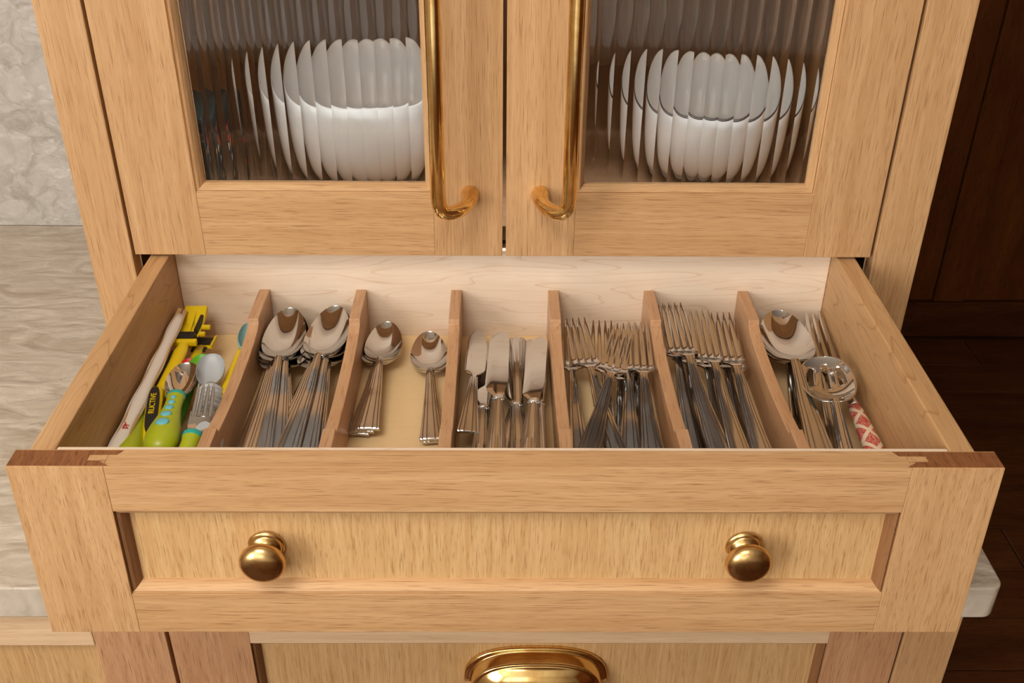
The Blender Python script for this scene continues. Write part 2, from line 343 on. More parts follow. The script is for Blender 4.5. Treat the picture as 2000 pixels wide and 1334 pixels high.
# cup pull
def cup_pull(parent, cx, cz, y0, off):
    a, b = .0725, .047; n = 48; rs = []
    prof = [(1.0, 0.), (1.0, .0028), (.985, .0042), (.95, .0048), (.915, .0044), (.905, .0060), (.895, .0170), (.885, .0192), (.865, .0202), (.85, .0198),
            (.83, .0212), (.76, .0262), (.64, .0305), (.48, .0338), (.3, .0356), (.12, .0362), (.01, .0364)]
    for s, o_ in prof:
        ring = []
        for k in range(n+1):
            t = math.pi*k/n; c, sn = math.cos(t), math.sin(t)
            ring.append((cx + s*a*math.copysign(abs(c)**.72, c) - off[0], y0-o_-off[1], cz + s*b*abs(sn)**.8 - off[2]))
        rs.append(ring)
    me = rings('cup_pull', rs, M['brass'], closed_u=False, caps=False)
    o = link('cup_pull', me, parent); md = o.modifiers.new('solid', 'SOLIDIFY'); md.thickness = .0016; md.offset = -1; return o
cup_pull(ld, .0335, -.3905, YL+.010, BO)
cup_pull(ld2, .0335, FZ+.40, YL+.010, BO)

# ------------------------------------------------------------------ dresser (upper cabinet standing on the worktop)
HO = (0, 0, CT)
hutch = thing('dresser_cabinet', 'oak dresser cabinet on the worktop with reeded glass doors and open cutlery drawer', 'cabinet', HO)
HT = .72
def hb(n, lo, hi, mat, p=hutch, **k): return box(n, lo, hi, M[mat], p, off=HO, **k)
hb('stile', (-.3937, 0, CT+.0005), (-.3530, .022, HT), 'oak_z')
hb('stile', (.3535, 0, CT+.0005), (.3969, .022, HT), 'oak_z')
hb('side_panel', (-.3937, .0225, CT+.0005), (-.3747, .548, HT), 'oak_z')
hb('side_panel', (.3779, .0225, CT+.0005), (.3969, .548, HT), 'oak_z')
hb('back_panel', (-.3745, .538, CT+.0005), (.3777, .548, HT), 'inner_wood')
hb('cabinet_floor', (-.3745, .0245, .0045), (.3777, .5375, .0200), 'inner_wood')
hb('top_rail', (-.3528, 0, HT-.08), (.3533, .022, HT), 'oak_x')
hb('top_board', (-.3745, .0225, HT-.02), (.3777, .537, HT), 'oak_x')
hb('bottom_rail', (-.3528, 0, CT+.0005), (.3533, .022, -.1640), 'oak_x')
hb('shelf', (-.3745, .045, .372), (.3777, .537, .390), 'inner_wood')
hb('added_light_bar', (-.33, .028, .403), (.33, .043, .413), 'plaster')  # unseen housing added to go with the bowl light
# doors
def door(x0, x1, sg):
    """sg = -1: left door (handle on its right), +1 right door"""
    z0, z1 = 0.0, HT-.083; th = .022
    if sg < 0: gx0, gx1 = -.2832, -.0655
    else: gx0, gx1 = .0660, .2862
    gz0, gz1 = .0640, .56
    bz = Vector(HO)
    y0 = 0
    # door itself: the rebate strip that holds the pane (a thin frame at the back)
    bm = bmesh.new()
    for lo, hi in (((gx0-.02, .0185, gz0-.02), (gx0+.004, .0215, gz1+.02)), ((gx1-.004, .0185, gz0-.02), (gx1+.02, .0215, gz1+.02)),
                   ((gx0, .0185, gz0-.02), (gx1, .0215, gz0+.004)), ((gx0, .0185, gz1-.004), (gx1, .0215, gz1+.02))):
        r = bmesh.ops.create_cube(bm, size=1)
        for v in r['verts']: v.co = Vector([lo[k] + (hi[k]-lo[k])*(v.co[k]+.5) for k in range(3)]) - bz
    me = bpy.data.meshes.new('door'); bm.to_mesh(me); bm.free(); finish(me, [M['oak_z']])
    d = link('door', me, hutch)
    f = .0182
    hb('stile', (x0, 0, z0), (gx0, f, z1), 'oak_z', d, bevel=.0006)
    hb('stile', (gx1, 0, z0), (x1, f, z1), 'oak_z', d, bevel=.0006)
    hb('rail', (gx0+.0001, .0001, z0), (gx1-.0001, f, gz0), 'oak_x', d, bevel=.0004)
    hb('rail', (gx0+.0001, .0001, gz1), (gx1-.0001, f, z1), 'oak_x', d, bevel=.0004)
    bw, rec = .0072, .0088
    prof = [(0, .0010), (.0010, .0024), (.0020, .0010), (.0034, .0016), (.0056, .0044), (bw, rec-.001), (bw, rec+.004), (0, rec+.004)]
    C4 = [(gx0, gz0), (gx1, gz0), (gx1, gz1), (gx0, gz1)]
    for side in range(4):
        A, B = C4[side], C4[(side+1) % 4]; inw = [(0, 1), (-1, 0), (0, -1), (1, 0)][side]
        l = math.hypot(B[0]-A[0], B[1]-A[1]); tx, tz = (B[0]-A[0])/l, (B[1]-A[1])/l; rs = []
        for P, s2 in ((A, 1), (B, -1)):
            rs.append([Vector((P[0]+inw[0]*q+tx*s2*q, dep, P[1]+inw[1]*q+tz*s2*q)) - bz for q, dep in prof])
        link('bead', rings('bead', rs, M['oak_x' if side % 2 == 0 else 'oak_z'], smooth=False), d)
    # reeded pane: concave flutes on the face, flat behind
    pitch = .0137; gl, gr = gx0+.006, gx1-.006; n = int(math.ceil((gr-gl)/pitch)); RR = .0180; seg = 14
    xs, ys, sharp = [], [], []
    start = gl if sg < 0 else gl - .004
    zA, zB = gz0+.006, gz1-.006
    verts, faces = [], []; x = start; 
    for i in range(n+1):
        for k in range(seg):
            u = (k/seg-.5)*pitch; yy = .0135 - .0035 + (math.sqrt(RR*RR-u*u) - math.sqrt(RR*RR-pitch*pitch/4))
            X = start+(i+k/seg)*pitch
            if gl-1e-6 <= X <= gr: xs.append(X); ys.append(yy); sharp.append(k == 0)
    N = len(xs); yb = .0165
    for z in (zA, zB):
        for X, Y in zip(xs, ys): verts.append(Vector((X, Y, z))-bz)
    for z in (zA, zB):
        for X in (xs[0], xs[-1]): verts.append(Vector((X, yb, z))-bz)
    for i in range(N-1): faces.append((i, i+1, N+i+1, N+i))
    b0, b1, t0, t1 = 2*N, 2*N+1, 2*N+2, 2*N+3
    faces += [(b1, b0, t0, t1), (0, N, t0, b0), (N-1, b1, t1, 2*N-1)]
    faces.append(tuple(range(N-1, -1, -1)) + (b0, b1)); faces.append(tuple(range(N, 2*N)) + (t1, t0))
    me = bpy.data.meshes.new('glass_pane'); me.from_pydata(verts, [], faces)
    bm = bmesh.new(); bm.from_mesh(me); bmesh.ops.recalc_face_normals(bm, faces=bm.faces[:])
    for e in bm.edges:
        e.smooth = not (len(e.link_faces) == 2 and e.calc_face_angle(0) > R(20))
    for f_ in bm.faces: f_.smooth = len(f_.verts) == 4
    bm.to_mesh(me); bm.free(); finish(me, [M['glass']]); link('glass_pane', me, d)
    # brass pull with turned-in feet
    fxx = -.0316 if sg < 0 else .0330; bx = -.0580 if sg < 0 else .0570; s = -1 if sg < 0 else 1
    low = [(fxx, .0005, .0640), (fxx, -.006, .0640), (fxx+s*.001, -.016, .0636), (fxx+s*.0050, -.028, .0630), (fxx+s*.0125, -.0385, .0632), (bx-s*.0050, -.0440, .0655), (bx-s*.0010, -.0455, .0720), (bx, -.0455, .0820)]
    lowc = spline(low, 5); topc = [Vector((p.x, p.y, .52-(p.z-.064))) for p in lowc][::-1]
    pts = lowc + [Vector((bx, -.0455, z)) for z in (.10, .14, .20, .27, .34, .40, .45, .48)] + topc
    rad = []
    for i, p in enumerate(pts):
        dd = min(i, len(pts)-1-i)
        rad.append(.0085 if dd < 4 else .0085-(dd-4)*.00022 if dd < 12 else .0066)
    me = tube_mesh('handle', [p-bz for p in pts], rad, M['brass'], 24); link('handle', me, d)
    return d
door(-.3500, -.0016, -1)
door(.0016, .3500, 1)

# ------------------------------------------------------------------ the open cutlery drawer
ZT, ZB2, FY = -.0024, -.1590, -.3165
YI, YO = -.2915, -.2966           # front board of the box
dr = hb('drawer', (-.3194, YI+.0002, -.1060), (.3194, .0178, -.1000), 'birch', bevel=0)
hb('drawer_side', (-.3377, YO, -.1120), (-.3196, .0360, -.0030), 'maple_y', dr)
hb('drawer_side', (.3196, YO, -.1120), (.3377, .0360, -.0030), 'maple_y', dr)
hb('drawer_back', (-.3194, .0180, -.1120), (.3194, .0340, -.0034), 'maple_x', dr)
hb('drawer_box_front', (-.3194, YO, -.1120), (.3194, YI, -.0040), 'maple_x', dr)
LEAN = math.tan(R(2.35))
def lean(p):
    z = p.z + HO[2]
    p.y -= (ZT - z)*LEAN
    return p
front_frame(dr, -.3467, .3512, ZB2, ZT, FY, (.0675, .0650), .0395, .0385, HO, fx=lean)
# bridle joint showing on the top edge: end grain of the stiles, a tongue of the rail let in
for x0, x1, s in ((-.3462, -.2800, 1), (.2870, .3507, -1)):
    a = (x0, x1) if s > 0 else (x1, x0)
    e = a[1]
    ptsj = [(a[0], FY+.0010), (e+s*.004, FY+.0010), (e-s*.004, FY+.0064), (e+s*.001, FY+.0066), (e-s*.0125, FY+.0068), (e-s*.0125, FY+.0132), (e+s*.0065, FY+.0134), (e+s*.010, FY+.0182), (a[0], FY+.0182)]
    prism('end_grain', ptsj, 2, ZT-.0010, ZT+.0003, M['end_grain'], dr, off=HO)
# knobs
KP = [(.0135, 0), (.0140, .0014), (.0132, .0030), (.0118, .0040), (.0122, .0052), (.0106, .0068), (.0082, .0090), (.0072, .0120), (.0082, .0142), (.0118, .0156),
      (.0152, .0186), (.0168, .0220), (.0171, .0252), (.0163, .0290), (.0142, .0322), (.0110, .0346), (.0070, .0360), (.0030, .0366), (0, .0367)]
KP = [(r, h*.74) for r, h in KP]
kme = lathe('knob', KP, M['bronze'], 40, axis='y')
for kx in (-.1755, .1785):
    k = link('knob', kme, dr); k.location = (kx, FY+.0100-(ZT+.0810)*LEAN, -.0810-HO[2]); k.rotation_euler = (R(2.35), 0, 0)
# dividers, scooped between two lugs
DX = [-.2365, -.1410, -.0470, .0490, .1440, .2372]
dp = [(.0176, -.0998), (.0176, -.0468), (-.0395, -.0468), (-.0410, -.0520), (-.052, -.0555), (-.070, -.0578), (-.095, -.0592), (-.125, -.0596), (-.155, -.0588), (-.180, -.0570), (-.197, -.0552), (-.2065, -.0540), (-.2085, -.0492), (-.2840, -.0478), (-.2840, -.0998)]
for X in DX:
    prism('divider', dp, 0, X-.0052, X+.0052, M['divider'], dr, off=HO, bevel=.0009)

# ------------------------------------------------------------------ cupboard contents
def bowl_mesh(name, r, h, foot, wall=.0045, line=False):
    prof = [(foot, 0), (foot+.001, .004), (foot-.001, .009)]
    for k in range(1, 15):
        t = k/14*math.pi/2; prof.append((foot-.001 + (r-foot+.001)*math.sin(t)**.78, .009+(h-.009)*(1-math.cos(t))**1.02))
    prof += [(r-.0008, h+.0014), (r-wall*.5, h+.0020), (r-wall+.0006, h+.0012)]
    for k in range(13, -1, -1):
        t = k/14*math.pi/2; prof.append((max((foot-.004) + (r-wall-foot+.004)*math.sin(t)**.78 - .0, .001), .015+(h-.015)*(1-math.cos(t))**1.02))
    prof += [(.01, .0145), (0, .0145)]
    prof = [(0, .003), (foot-.006, .003), (foot-.005, 0)] + prof
    nf = 3+3+14
    return lathe(name, prof, [M['porcelain'], M['rim_line']], 72, fmat=(lambda i, j: 1 if line and nf-1 <= i <= nf+0 else 0))
b1 = link('serving_bowl', bowl_mesh('serving_bowl', .1185, .100, .062), loc=(-.137, .182, .0203))
b1['label'] = 'large plain white porcelain bowl behind the left reeded glass door'; b1['category'] = 'bowl'
b2 = link('serving_bowl', bowl_mesh('serving_bowl', .0930, .088, .048, line=True), loc=(.2160, .178, .0240))
b2.rotation_euler = (R(3.5), 0, 0)
b2['label'] = 'smaller white bowl with thin dark rim line behind the right reeded glass door'; b2['category'] = 'bowl'
def tin_mat():
    m, t, b, N = nt('dark_floral_print'); L = t.links.new
    tc = N('ShaderNodeTexCoord'); v = N('ShaderNodeTexVoronoi', i_Scale=75.0); L(tc.outputs['Object'], v.inputs['Vector'])
    r = N('ShaderNodeMapRange', i_From_Min=.25, i_From_Max=.35, i_To_Min=1.0, i_To_Max=0.0); L(v.outputs['Distance'], r.inputs['Value'])
    cr = N('ShaderNodeValToRGB'); cr.color_ramp.interpolation = 'CONSTANT'; e = cr.color_ramp.elements
    e[0].color = (.45,.03,.02,1); e[1].position = .4; e[1].color = (.05,.12,.04,1)
    for p, c in ((.6, (.5,.22,.05,1)), (.8, (.5,.5,.55,1))):
        k = e.new(p); k.color = c
    L(v.outputs['Color'], cr.inputs[0]); mx = N('ShaderNodeMix', data_type='RGBA'); mx.inputs['A'].default_value = (.012,.02,.02,1)
    L(cr.outputs[0], mx.inputs['B']); L(r.outputs['Result'], mx.inputs['Factor']); L(mx.outputs['Result'], b.inputs['Base Color']); b.inputs['Roughness'].default_value = .3
    return m
M['tin'] = tin_mat(); M['tin_lid'] = plain('dark_teal_lid', lin(22,38,38), .35)
tn = thing('storage_tin', 'dark tin with small coloured flowers in the left corner behind reeded glass', 'tin', (-.318, .10, .0203))
box('body', (-.026, -.040, .0002), (.030, .040, .074), M['tin'], tn, bevel=.004)
box('lid', (-.028, -.042, .0742), (.032, .042, .093), M['tin_lid'], tn, bevel=.004)

# ------------------------------------------------------------------ cutlery meshes (local: tail at the origin, tip towards +y)
def sheet(name, st, vs, ztop, thick, mat):
    """closed sheet: st = list of (y, x_centre, half width); ztop(i, y, v) height; thick(i, v)"""
    nv = len(vs); top, bot = [], []
    for i, (y, xc, w_) in enumerate(st):
        top.append([Vector((xc+v*w_, y, ztop(i, y, v))) for v in vs])
        bot.append([Vector((xc+v*w_, y, ztop(i, y, v)-thick(i, v))) for v in vs])
    rs = [t + b[::-1] for t, b in zip(top, bot)]
    me = rings(name, rs, mat); noshade(me, 30 if vs is HV else 50); return me
def sm(t): t = max(0, min(1, t)); return t*t*(3-2*t)
HV = [-1, -.95, -.80, -.74, -.68, -.42, -.36, -.30, 0, .30, .36, .42, .68, .74, .80, .95, 1]
def groove(v):
    a = abs(v)
    g = -.0009 if abs(a-.36) < .01 or abs(a-.74) < .01 else 0
    if a > .99: g = -.0006
    return g
def handle_mesh(name, yn, wend, wneck, zneck, mat, arch=.005):
    st = []; Y = [0, .0007, .002, .006, .012] + [yn*(k/16) for k in range(2, 17)]
    Y = sorted(set(round(v, 5) for v in Y))
    for y in Y:
        s = y/yn; w_ = wend + (wneck-wend)*s**.82
        if y < .002: w_ *= (.90 if y == 0 else .97)
        st.append((y, 0, w_))
    def zt(i, y, v):
        s = y/yn; z = .0030 + arch*math.sin(math.pi*min(s*.62, 1))*.55 + (zneck-.0030-arch*.51)*sm((s-.55)/.45)
        return z + .0006*(1-v*v) + groove(v)*(1-.25*s) - (.0006 if y < .0005 else 0)
    return sheet(name, st, HV, zt, lambda i, v: .0021, mat)
def spoon_meshes(pre, L, yn, W, wend, wneck, depth, slots=False):
    hm = handle_mesh(pre+'_handle', yn, wend, wneck, .0118, M['satin'])
    n = 30; st = []; y0 = yn-.004; Lb = L-y0
    for k in range(n+1):
        u = .5-.5*math.cos(math.pi*k/n)
        e = math.sqrt(max(0, 1-(2*u-1)**2))**.92
        w_ = W*e*(1-.13*(2*u-1))
        wn = wneck*(1-u*3) if u < .33 else 0
        st.append((y0+u*Lb, 0, max(w_*(sm(u/.07)*.999) if u < .07 else w_, wn if u < .2 else 0, .0002), u))
    vs = [-1+2*j/20 for j in range(21)]
    def zt(i, y, v):
        u = st[i][3]; q = 1-(2*u-1)**2
        rim = .0118 - .0035*math.sin(math.pi*u) + .0 * u
        return rim - depth*(max(q, 0)**.85)*(1-abs(v)**2.3) - (.0016*(1-u*12) if u < .08 else 0)*0
    bm_ = sheet(pre+'_bowl', [s[:3] for s in st], vs, zt, lambda i, v: .0015, M['steel'])
    return hm, bm_
def tine_mesh(name, x0, x1, y0, y1, w0, zf):
    rs = []; n = 12
    for k in range(n+1):
        s = k/n; y = y0+(y1-y0)*s; w_ = w0*(1-.30*s) if s < .86 else w0*.74*(1-.72*(s-.86)/.14); x = x0+(x1-x0)*s
        z = zf(y); th = .0019*(1-.35*s)
        rs.append([(x-w_, y, z-.0003), (x-w_*.7, y, z), (x+w_*.7, y, z), (x+w_, y, z-.0003), (x+w_, y, z-th), (x-w_, y, z-th)])
    me = rings(name, rs, M['steel']); noshade(me, 40); return me
def fork_meshes(pre, L, yn, yr, W, wend, wneck, nt_=4, handle=True):
    hm = handle_mesh(pre+'_handle', yn, wend, wneck, .0125, M['satin']) if handle else None
    def zf(y):
        s = max(0, (y-yn)/(L-yn))
        return .0125 - .0085*sm(s/.30) + .0140*max(0, (s-.26)/.74)**1.35
    st = []; n = 20
    for k in range(n+1):
        y = yn-.004+(yr-yn+.004)*k/n; s = k/n
        w_ = wneck + (W-wneck)*sm((s-.05)/.62)
        st.append((y, 0, w_))
    vs = [-1+2*j/14 for j in range(15)]
    head = sheet(pre+'_head', st, vs, lambda i, y, v: zf(y) - .0012*(1-v*v)*sm(i/n), lambda i, v: .0018, M['steel'])
    tines = []; p = 2*W/(nt_-1+.82); 
    for k in range(nt_):
        xr = -W + p*.41 + k*p; xt = xr*.88
        tines.append(tine_mesh(pre+'_tine', xr, xt, yr-.004, L, p*.41*(.84 if nt_ > 3 else .7), lambda y: zf(y)-.0002))
    return hm, head, tines, zf
def knife_meshes(pre, L, yb, W, wend, butter=False):
    # handle: a solid ribbed bar
    if butter:
        hm = handle_mesh(pre+'_handle', yb, wend, .0034, .0040, M['satin'], arch=.001)
    else:
        rs = []; n = 18; K = 40
        for k in range(n+1):
            s = k/n; y = yb*s; w_ = wend + (.0052-wend)*s**.8; hh = .0042*(1-.12*s)
            if k == 0: w_ *= .8; hh *= .7
            ring = []
            for j in range(K):
                a = 2*math.pi*j/K; c, sn = math.cos(a), math.sin(a)
                x = math.copysign(abs(c)**.75, c)*w_; z = math.copysign(abs(sn)**.55, sn)*hh
                rib = -.0010 if (j % 10) in (4, 6, 8, 2) and abs(sn) > .55 else 0
                ring.append((x, y, .0042+z+math.copysign(rib, rib) * (1 if sn > 0 else -1)))
            rs.append(ring)
        # bolster
        for y, w_, hh in ((yb+.0004, .0058, .0042), (yb+.003, .0056, .0040), (yb+.006, .0046, .0026), (yb+.010, .0040, .0018)):
            rs.append([(math.copysign(abs(math.cos(2*math.pi*j/K))**.75, math.cos(2*math.pi*j/K))*w_, y, .0042+math.copysign(abs(math.sin(2*math.pi*j/K))**.55, math.sin(2*math.pi*j/K))*hh) for j in range(K)])
        hm = rings(pre+'_handle', rs, M['satin']); noshade(hm, 38)
    st = []; n = 30; y0 = yb+(.006 if not butter else -.003)
    for k in range(n+1):
        s = k/n; u = s if s < .75 else .75+.25*math.sin((s-.75)/.25*math.pi/2)
        y = y0+(L-y0)*u
        if butter:
            wl = W*(.16+.84*sm((u-.03)/.14))*(math.sqrt(max(0, 1-((u-.70)/.30)**2)) if u > .70 else 1); wr = wl
            wl *= 1.0; wr *= (1 if u < .55 else 1-.35*sm((u-.55)/.45))
        else:
            # belly on the left, straight back on the right
            t = math.sqrt(max(0, 1-((u-.80)/.20)**2)) if u > .80 else 1
            wl = (.0046 + (W*1.1-.0046)*sm((u-.03)/.09))*(t if u > .8 else 1); wr = (.0046+(W*.86-.0046)*sm((u-.0)/.3))*(math.sqrt(max(0, 1-((u-.90)/.10)**2)) if u > .90 else 1)
            wl = min(wl, W*1.1)
        st.append((y, (wr-wl)/2, max((wl+wr)/2, .0003)))
    vs = [-1, -.9, -.6, -.3, 0, .3, .6, .9, 1]
    zb = .0046 if not butter else .0042
    bl = sheet(pre+'_blade', st, vs, lambda i, y, v: zb - (.0005 if v < -.8 else 0)*(1 if v > -.99 else 1.4), lambda i, v: .0013 if v > -.8 else .0005, M['steel'])
    return hm, bl

LIB = {}
LIB['dinner_spoon'] = spoon_meshes('dinner_spoon', .214, .130, .0200, .0108, .0031, .0105)
LIB['teaspoon'] = spoon_meshes('teaspoon', .165, .100, .0178, .0105, .0028, .0085)
LIB['serving_spoon'] = spoon_meshes('serving_spoon', .235, .143, .0245, .0125, .0040, .0125)
LIB['dinner_fork'] = fork_meshes('dinner_fork', .218, .136, .158, .0126, .0108, .0031)
LIB['salad_fork'] = fork_meshes('salad_fork', .192, .114, .135, .0126, .0106, .0031)
LIB['table_knife'] = knife_meshes('table_knife', .235, .103, .0098, .0105)
LIB['butter_knife'] = knife_meshes('butter_knife', .184, .090, .0098, .0098, butter=True)

def orient(root, tip, tail, roll=0):
    a, e = Vector(tip), Vector(tail); yv = (a-e).normalized(); xv = yv.cross(Vector((0, 0, 1))).normalized(); zv = xv.cross(yv)
    m = Matrix((xv, yv, zv)).transposed().to_4x4() @ Matrix.Rotation(R(roll), 4, 'Y'); m.translation = e
    root.matrix_world = m
CAT = {'dinner_spoon': 'spoon', 'teaspoon': 'spoon', 'serving_spoon': 'spoon', 'dinner_fork': 'fork', 'salad_fork': 'fork', 'table_knife': 'knife', 'butter_knife': 'knife'}
PROTO = {}
def make(kind, tip, tail, roll, label, group):
    """first of a kind is built, later ones are object copies that share its meshes"""
    if kind not in PROTO:
        root = thing(kind, label, CAT[kind], group=group); lib = LIB[kind]
        link('handle', lib[0], root)
        if kind.endswith('fork'):
            link('head', lib[1], root)
            for t in lib[2]: link('tine', t, root)
        elif kind.endswith('knife'): link('blade', lib[1], root)
        else: link('bowl', lib[1], root)
        PROTO[kind] = root
    else:
        p = PROTO[kind]; root = p.copy(); COL.objects.link(root)
        for ch in p.children:
            c = ch.copy(); COL.objects.link(c); c.parent = root
        root['label'] = label; root['group'] = group
    orient(root, tip, tail, roll)
    return root
TABLE = [
    ('dinner_spoon', 'DL', (-0.2108, 0.0063, -0.073), (-0.201, -0.2074, -0.0786), 0, 'large steel spoon, topmost of the left stack in the second compartment'),
    ('dinner_spoon', 'DL', (-0.211, 0.0084, -0.0766), (-0.1884, -0.2043, -0.0823), 0, 'large steel spoon, second from the top of the left stack in the second compartment'),
    ('dinner_spoon', 'DL', (-0.2128, 0.0106, -0.0802), (-0.2104, -0.2033, -0.0861), 0, 'large steel spoon, third from the top of the left stack in the second compartment'),
    ('dinner_spoon', 'DL', (-0.2135, 0.0125, -0.0838), (-0.2184, -0.2014, -0.0899), 0, 'large steel spoon, fourth from the top of the left stack in the second compartment'),
    ('dinner_spoon', 'DL', (-0.2127, 0.0125, -0.0874), (-0.1853, -0.1996, -0.0935), 0, 'large steel spoon, fifth from the top of the left stack in the second compartment'),
    ('dinner_spoon', 'DL', (-0.2144, 0.0125, -0.091), (-0.2118, -0.2014, -0.0974), 0, 'large steel spoon, lowest of the left stack in the second compartment'),
    ('dinner_spoon', 'DR', (-0.1656, 0.0089, -0.072), (-0.1786, -0.2046, -0.0773), 0, 'large steel spoon, topmost of the stack beside the second divider'),
    ('dinner_spoon', 'DR', (-0.1652, 0.0111, -0.0756), (-0.1646, -0.2028, -0.0811), 0, 'large steel spoon, second from the top of the stack beside the second divider'),
    ('dinner_spoon', 'DR', (-0.1668, 0.0125, -0.0792), (-0.189, -0.2003, -0.0848), 0, 'large steel spoon, third from the top of the stack beside the second divider'),
    ('dinner_spoon', 'DR', (-0.1658, 0.0125, -0.0828), (-0.1604, -0.2013, -0.0886), 0, 'large steel spoon, fourth from the top of the stack beside the second divider'),
    ('dinner_spoon', 'DR', (-0.1674, 0.0125, -0.0864), (-0.1754, -0.2013, -0.0924), 0, 'large steel spoon, fifth from the top of the stack beside the second divider'),
    ('dinner_spoon', 'DR', (-0.1685, 0.0125, -0.09), (-0.1988, -0.1993, -0.096), 0, 'large steel spoon, lowest of the stack beside the second divider'),
    ('teaspoon', 'TL', (-0.1158, 0.0068, -0.089), (-0.1178, -0.1582, -0.0896), 0, 'teaspoon, topmost of the three nested near the second divider'),
    ('teaspoon', 'TL', (-0.1145, 0.0076, -0.0925), (-0.123, -0.1571, -0.093), 0, 'teaspoon, middle one of the three nested near the second divider'),
    ('teaspoon', 'TL', (-0.1169, 0.0085, -0.096), (-0.1277, -0.1562, -0.0965), 0, 'teaspoon, lowest of the three nested near the second divider'),
    ('teaspoon', 'TR', (-0.0745, -0.0034, -0.094), (-0.0627, -0.168, -0.0933), 0, 'teaspoon, upper of the pair beside the third divider'),
    ('teaspoon', 'TR', (-0.0737, -0.0025, -0.0975), (-0.0602, -0.167, -0.0967), 0, 'teaspoon, lower of the pair beside the third divider'),
    ('butter_knife', 'K', (-0.0247, -0.0038, -0.084), (-0.0304, -0.1872, -0.071), 4, 'short rounded butter knife, leftmost and uppermost of the knives'),
    ('table_knife', 'K', (-0.0029, -0.0193, -0.078), (-0.0074, -0.2535, -0.0591), 3, 'table knife with broad blade, the uppermost one next to the butter knife'),
    ('table_knife', 'K', (0.0349, -0.0244, -0.08), (0.019, -0.2578, -0.0583), -6, 'table knife lying uppermost beside the fourth divider from the left'),
    ('table_knife', 'K', (-0.017, -0.0145, -0.094), (-0.0191, -0.2483, -0.0702), 0, 'table knife half hidden under the butter knife and the broad blade'),
    ('table_knife', 'K', (0.0083, -0.0073, -0.096), (0.0126, -0.241, -0.0717), 2, 'table knife low in the pile between the two upper broad blades'),
    ('table_knife', 'K', (0.0416, -0.0135, -0.092), (0.0308, -0.2468, -0.0655), -62, 'table knife standing on its edge against the fourth divider'),
    ('table_knife', 'K', (-0.0275, -0.0005, -0.098), (-0.0107, -0.2341, -0.0785), 0, 'table knife at the bottom left of the knives'),
    ('table_knife', 'K', (0.0268, -0.0001, -0.098), (-0.0024, -0.2324, -0.0775), 0, 'table knife at the bottom below the one lying reversed'),
    ('table_knife', 'KR', (0.0134, -0.2628, -0.0892), (0.0119, -0.0282, -0.08), 0, 'table knife lying reversed, its ribbed handle towards the drawer back'),
    ('salad_fork', 'F5', (0.0692, -0.0198, -0.074), (0.0923, -0.2104, -0.0746), 0, 'small fork at the left of its compartment, handle running towards the right'),
    ('salad_fork', 'F5', (0.0636, -0.0035, -0.086), (0.0627, -0.1955, -0.0906), 0, 'small fork under the leftmost one, handle pointing straight to the drawer front'),
    ('salad_fork', 'F5', (0.1105, -0.0482, -0.066), (0.0662, -0.2348, -0.0584), 8, 'small fork lying across the others with its handle towards the left'),
    ('salad_fork', 'F5', (0.0962, -0.0101, -0.082), (0.0888, -0.2017, -0.0913), 0, 'small fork behind the crossing one, second head from the left'),
    ('salad_fork', 'F5', (0.1268, -0.0372, -0.068), (0.1205, -0.2291, -0.0695), 0, 'small fork nearest the fifth divider, uppermost of the right hand heads'),
    ('salad_fork', 'F5', (0.1193, -0.0258, -0.076), (0.1037, -0.2171, -0.0774), -4, 'small fork just left of the rightmost one in the fifth compartment'),
    ('salad_fork', 'F5', (0.1111, -0.0155, -0.088), (0.1008, -0.2071, -0.0951), 0, 'small fork low in the middle, its neck under the crossing fork'),
    ('salad_fork', 'F5', (0.1288, -0.0096, -0.088), (0.1148, -0.2011, -0.087), 0, 'small fork lowest beneath the rightmost pair in the fifth compartment'),
    ('dinner_fork', 'F6', (0.1614, -0.0138, -0.06), (0.1768, -0.2311, -0.0677), 0, 'dinner fork uppermost at the left of the sixth compartment'),
    ('dinner_fork', 'F6', (0.1603, -0.0021, -0.069), (0.1584, -0.2199, -0.078), 0, 'dinner fork directly under the uppermost left one'),
    ('dinner_fork', 'F6', (0.1851, -0.0247, -0.061), (0.1915, -0.2425, -0.0663), 5, 'dinner fork in the middle with its tines turned left over its neighbours'),
    ('dinner_fork', 'F6', (0.2094, -0.0149, -0.07), (0.2137, -0.2328, -0.0768), 0, 'dinner fork uppermost at the right, near the sixth divider'),
    ('dinner_fork', 'F6', (0.2057, -0.0031, -0.081), (0.205, -0.221, -0.0868), 0, 'dinner fork beneath the right hand one, tines slightly left of it'),
    ('dinner_fork', 'F6', (0.1832, -0.0129, -0.073), (0.1881, -0.2307, -0.0813), 3, 'dinner fork beneath the middle one in the sixth compartment'),
    ('dinner_fork', 'F6', (0.1714, 0.0101, -0.083), (0.1738, -0.2078, -0.0902), 0, 'dinner fork low between the left and middle forks'),
    ('dinner_fork', 'F6', (0.2189, -0.0036, -0.083), (0.2144, -0.2212, -0.0945), 0, 'dinner fork lowest at the right of the sixth compartment'),
    ('serving_spoon', 'S', (0.2704, -0.0007, -0.07), (0.2552, -0.2351, -0.0644), 0, 'large serving spoon, uppermost, left in the right hand compartment'),
    ('serving_spoon', 'S', (0.2776, 0.0125, -0.086), (0.2522, -0.211, -0.0827), 0, 'second large spoon hidden under the big serving spoon'),
    ('dinner_fork', 'S', (0.3048, 0.0023, -0.093), (0.2823, -0.2105, -0.0886), 0, 'plain fork lying lowest beneath the slotted spoon'),
]
GR = {'DL': 'large spoons stacked in the second compartment', 'DR': 'large spoons stacked in the second compartment', 'TL': 'teaspoons in the third compartment', 'TR': 'teaspoons in the third compartment',
      'K': 'knives in the fourth compartment', 'KR': 'knives in the fourth compartment', 'F5': 'small forks in the fifth compartment', 'F6': 'dinner forks in the sixth compartment', 'S': 'serving pieces in the right hand compartment'}
